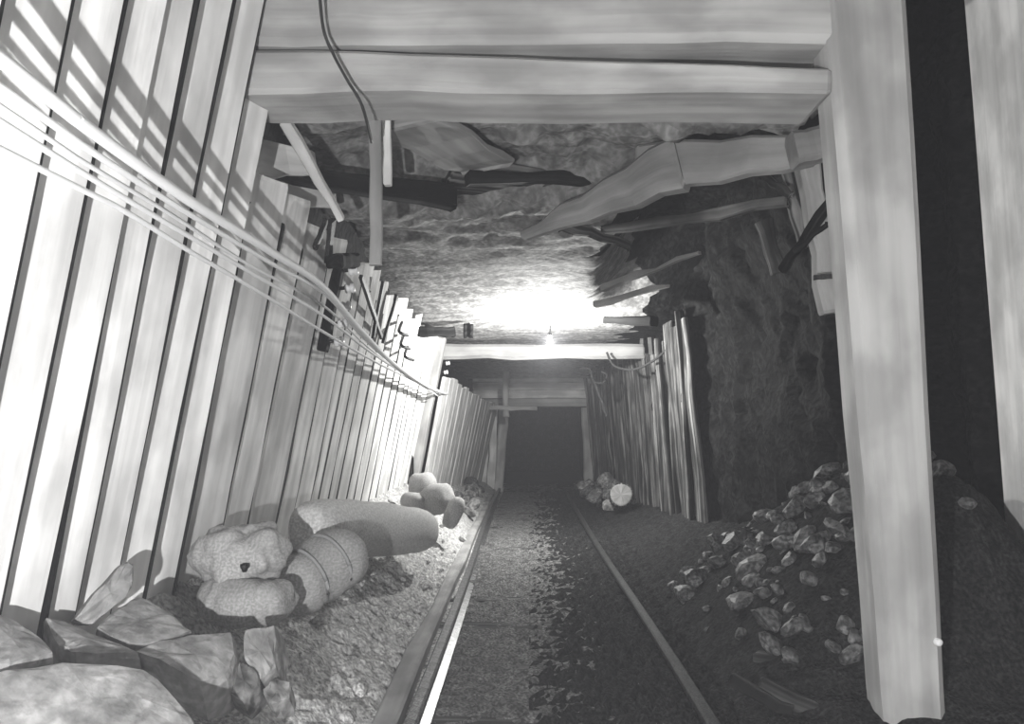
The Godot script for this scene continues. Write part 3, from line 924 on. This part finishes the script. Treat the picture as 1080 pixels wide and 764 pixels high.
func build_cables() -> void:
	var o: Node
	var g := "cables strung along the plank wall"
	var run := func(pts: Array, off: float, r: float, m: Material, called: String, label: String, cat: String) -> void:
		var q := []
		for e in pts: q.append(on_wall(e[0], e[1], off))
		q.push_front(q[0] + (q[0] - q[1]).normalized() * 2.0)
		var x := obj(called, tube(spline(q, 10), r, 8), m, null, true)
		tag(x, label, cat, g)
	run.call([[0, 62], [90, 133], [200, 212], [285, 265], [340, 302], [380, 348], [418, 386], [456, 410], [478, 418]], 0.16, 0.014, M.pipe, "feed_pipe", "thick pale feed cable, uppermost along the plank wall", "cable")
	run.call([[0, 92], [100, 162], [200, 226], [290, 280], [345, 312], [385, 358], [425, 392], [460, 412]], 0.14, 0.008, M.cable, "pale_cable", "pale cable running just under the thick feed cable", "cable")
	run.call([[0, 128], [80, 178], [160, 226], [250, 279], [342, 334], [390, 371], [432, 398], [462, 415]], 0.15, 0.007, M.cable, "pale_cable", "pale cable, third down on the plank wall", "cable")
	run.call([[30, 172], [130, 222], [200, 265], [270, 306], [344, 352], [400, 384], [440, 404], [462, 418]], 0.14, 0.007, M.cable, "pale_cable", "pale cable, lowest on the plank wall", "cable")
	run.call([[0, 112], [90, 172], [180, 226], [262, 279], [343, 324], [388, 366], [428, 396], [461, 414]], 0.09, 0.006, M.cable, "pale_cable", "thin pale cable strung closest to the planks, among the others", "cable")
	# hangers with porcelain knobs
	hanger(on_wall(344, 318, 0.0), 0.42, 5, "black wooden cable hanger with porcelain knobs where the cables dip")
	hanger(on_wall(458, 404, 0.0), 0.60, 6, "black cable hanger with porcelain knobs at the end of the plank wall")
	# black rods across the planks, and hooks
	var rods := [[[381, 292], [402, 356]], [[404, 297], [393, 357]], [[418, 311], [404, 362]], [[344, 232], [332, 262]], [[350, 232], [346, 276]]]
	var says := ["black rod slanting across the planks past the hanger", "black rod crossing the slanting one", "black rod with its top bent towards the roof", "black stick rising above the hanger, the slimmer", "black stick rising above the hanger, the thicker"]
	for i in rods.size():
		var a: Array = rods[i][0]
		var b: Array = rods[i][1]
		o = obj("black_rod", beam(on_wall(a[0], a[1], 0.05), on_wall(b[0], b[1], 0.04), Vector3.BACK, 0.03 if i < 4 else 0.06, 0.02, 0.002), M.iron)
		tag(o, says[i], "rod", "black rods on the plank wall")
	o = obj("block_bracket", beam(on_wall(352, 276, 0.08), on_wall(372, 274, 0.08), Vector3.UP, 0.07, 0.08, 0.004), M.timber_black)
	tag(o, "black block bracket on the planks above the hanger", "bracket")
	for k in 3:
		var y: float = [352.0, 366.0, 378.0][k]
		var x: float = [422.0, 424.0, 428.0][k]
		o = obj("hook", tube(spline([on_wall(x + 2, y - 12, 0.03), on_wall(x - 1, y - 2, 0.08), on_wall(x + 8, y + 2, 0.12)], 5), 0.012, 6), M.iron, null, true)
		tag(o, "black iron cable hook on the far planks", "hook", "iron hooks on the far planks")
	# black bars at the head of the far planks
	o = obj("black_bar", beam(P(440, 350, 7.2), P(478, 350, 7.4), Vector3.UP, 0.09, 0.10, 0.004), M.timber_black)
	tag(o, "black bar jutting from the head of the far planks", "bracket")
	o = obj("black_bar", beam(P(489, 349, 7.6), P(499, 349, 7.6), Vector3.UP, 0.13, 0.10, 0.004), M.timber_black)
	tag(o, "small black block under the lit roof", "block")
	o = obj("set_post", beam(W(left_x(0.1) + 0.02, 0.1, 8.6), W(left_x(2.1) + 0.02, 2.1, 8.6), Vector3.BACK, 0.17, 0.12, 0.006), M.timber)
	tag(o, "post where the plank wall meets the narrower stretch", "post")
	# wires on the coal wall side
	o = obj("sagging_wire", tube(spline([P(640, 372, 8.6), P(648, 386, 8.5), P(668, 390, 8.2), P(690, 380, 7.9), P(710, 362, 7.6)], 8), 0.012, 6), M.cable_dark, null, true)
	tag(o, "dark wire sagging below the roof beside the split lagging", "wire")
	o = obj("hooked_wire", tube(spline([P(612, 389, 9.6), P(622, 390, 9.4), P(626, 402, 9.3), P(636, 404, 9.2), P(640, 396, 9.2), P(634, 392, 9.2)], 6), 0.013, 6), M.cable_dark, null, true)
	tag(o, "short kinked dark wire above the split lagging", "wire")
	o = obj("black_rod", beam(P(627, 404, 9.0), P(640, 440, 9.0), Vector3.RIGHT, 0.03, 0.03, 0.003), M.iron)
	tag(o, "thin dark rod leaning on the split lagging", "rod")
	# wire hanging before the cap
	o = obj("roof_wire", tube(spline([P(336, -20, 2.6), P(341, 30, 2.62), P(352, 58, 2.64), P(366, 84, 2.64), P(382, 112, 2.66), P(392, 150, 2.9)], 6), 0.0055, 6), M.cable_dark, null, true)
	tag(o, "dark kinked wire hanging down across the pale cap timbers", "wire")

func hanger(at: Vector3, high: float, knobs: int, label: String) -> void:
	var t := thing("cable_hanger", at - Vector3(0, high * 0.6, 0), label, "hanger", "cable hangers on the plank wall")
	var lean := Vector3(0.2, 1, 0)
	if high > 0.0:
		obj("arm", beam(at - lean * high * 0.6 + Vector3(0.03, 0, 0), at + lean * high * 0.4 + Vector3(0.03, 0, 0), Vector3.BACK, 0.07, 0.05, 0.004), M.timber_black, t)
	var span := maxf(high, 0.34)
	for i in knobs:
		var c := at + lean * span * (0.36 - 0.85 * i / (knobs - 1)) + Vector3(0.04, 0, 0)
		var pn := obj("pin", lathe(c, Vector3(1, 0.15, 0), [[0.0, 0.0], [0.009, 0.0], [0.009, 0.05], [0.0, 0.05]], 8), M.iron, t, true)
		obj("knob", lathe(c + Vector3(0.045, 0, 0), Vector3(1, 0.15, 0), [[0.0, 0.0], [0.022, 0.0], [0.026, 0.012], [0.015, 0.022], [0.026, 0.032], [0.022, 0.045], [0.0, 0.048]], 10), M.porcelain, pn, true)

func build_haze() -> void:
	# thin dust haze, added to lift the blacks
	var f := FogVolume.new()
	f.name = "added_haze"
	f.size = Vector3(3.9, 2.9, 15.0)
	var fm := FogMaterial.new()
	fm.density = 0.0075
	fm.albedo = Color(0.9, 0.9, 0.92)
	f.material = fm
	add_child(f)
	f.position = W(0.3, 1.3, 6.2)
	tag(f, "thin pale dust haze added in the gallery to lift the blacks", "dust", "", "stuff")

# photographer's flash on a stand, left of the camera and out of its view
func flash_lamp(at: Vector3, power: float) -> void:
	var t := thing("flash_lamp", Vector3(at.x, ground_y(at.x, -at.z), at.z), "photographer's flash lamp with dished reflector on a stand", "lamp")
	var aim := Vector3(0.25, 0.05, -1).normalized()
	obj("bulb", lathe(at - aim * 0.06, aim, [[0.0, -0.035], [0.02, -0.03], [0.033, -0.01], [0.033, 0.01], [0.02, 0.03], [0.0, 0.036]], 14), M.glow, t, true)
	obj("reflector", lathe(at - aim * 0.16, aim, [[0.03, 0.0], [0.07, 0.02], [0.105, 0.055], [0.12, 0.09], [0.123, 0.09], [0.108, 0.052], [0.072, 0.016], [0.03, -0.004]], 22), M.tin, t, true)
	var g := ground_y(at.x, -at.z)
	var back := at - aim * 0.15
	obj("pole", tube(PackedVector3Array([Vector3(back.x, g + 0.05, back.z), Vector3(back.x, g + 0.3, back.z), back]), 0.011, 8), M.iron, t, true)
	for k in 3:
		var an := TAU * k / 3.0 + 0.4
		var f := Vector3(back.x + cos(an) * 0.16, 0, back.z + sin(an) * 0.16)
		f.y = ground_y(f.x, -f.z)
		obj("leg", tube(PackedVector3Array([Vector3(back.x, g + 0.22, back.z), f]), 0.007, 6), M.iron, t, true)
	var l := OmniLight3D.new()
	l.name = "flash_light"
	t.add_child(l)
	l.position = at - t.position
	l.light_energy = power
	l.light_color = Color(1.0, 1.0, 1.0)
	l.light_size = 0.012
	l.omni_range = 40.0
	l.omni_attenuation = 2.0
	l.shadow_enabled = true

# bare bulb under the low roof
func roof_bulb(at: Vector3, power: float) -> void:
	var t := thing("bare_bulb", at - Vector3(0, 0.05, 0), "bare glowing bulb hanging just under the lit roof", "lamp")
	obj("bulb", lathe(at, Vector3.DOWN, [[0.0, -0.035], [0.012, -0.03], [0.016, -0.012], [0.030, 0.008], [0.034, 0.024], [0.027, 0.042], [0.012, 0.052], [0.0, 0.054]], 14), M.glow, t, true)
	obj("socket", lathe(at + Vector3(0, 0.03, 0), Vector3.UP, [[0.0, 0.0], [0.018, 0.0], [0.02, 0.03], [0.01, 0.045], [0.0, 0.045]], 12), M.iron, t, true)
	obj("cord", tube(PackedVector3Array([at + Vector3(0, 0.06, 0), at + Vector3(0.002, 0.1, 0), Vector3(at.x, roof_y(-at.z) + 0.12, at.z)]), 0.005, 6), M.cable_dark, t, true)
	var l := OmniLight3D.new()
	l.name = "bulb_light"
	t.add_child(l)
	l.position = at + Vector3(0, -0.02, 0) - t.position
	l.light_energy = power
	l.light_color = Color(1.0, 1.0, 0.99)
	l.light_size = 0.03
	l.omni_range = 40.0
	l.omni_attenuation = 2.0
	l.shadow_enabled = true
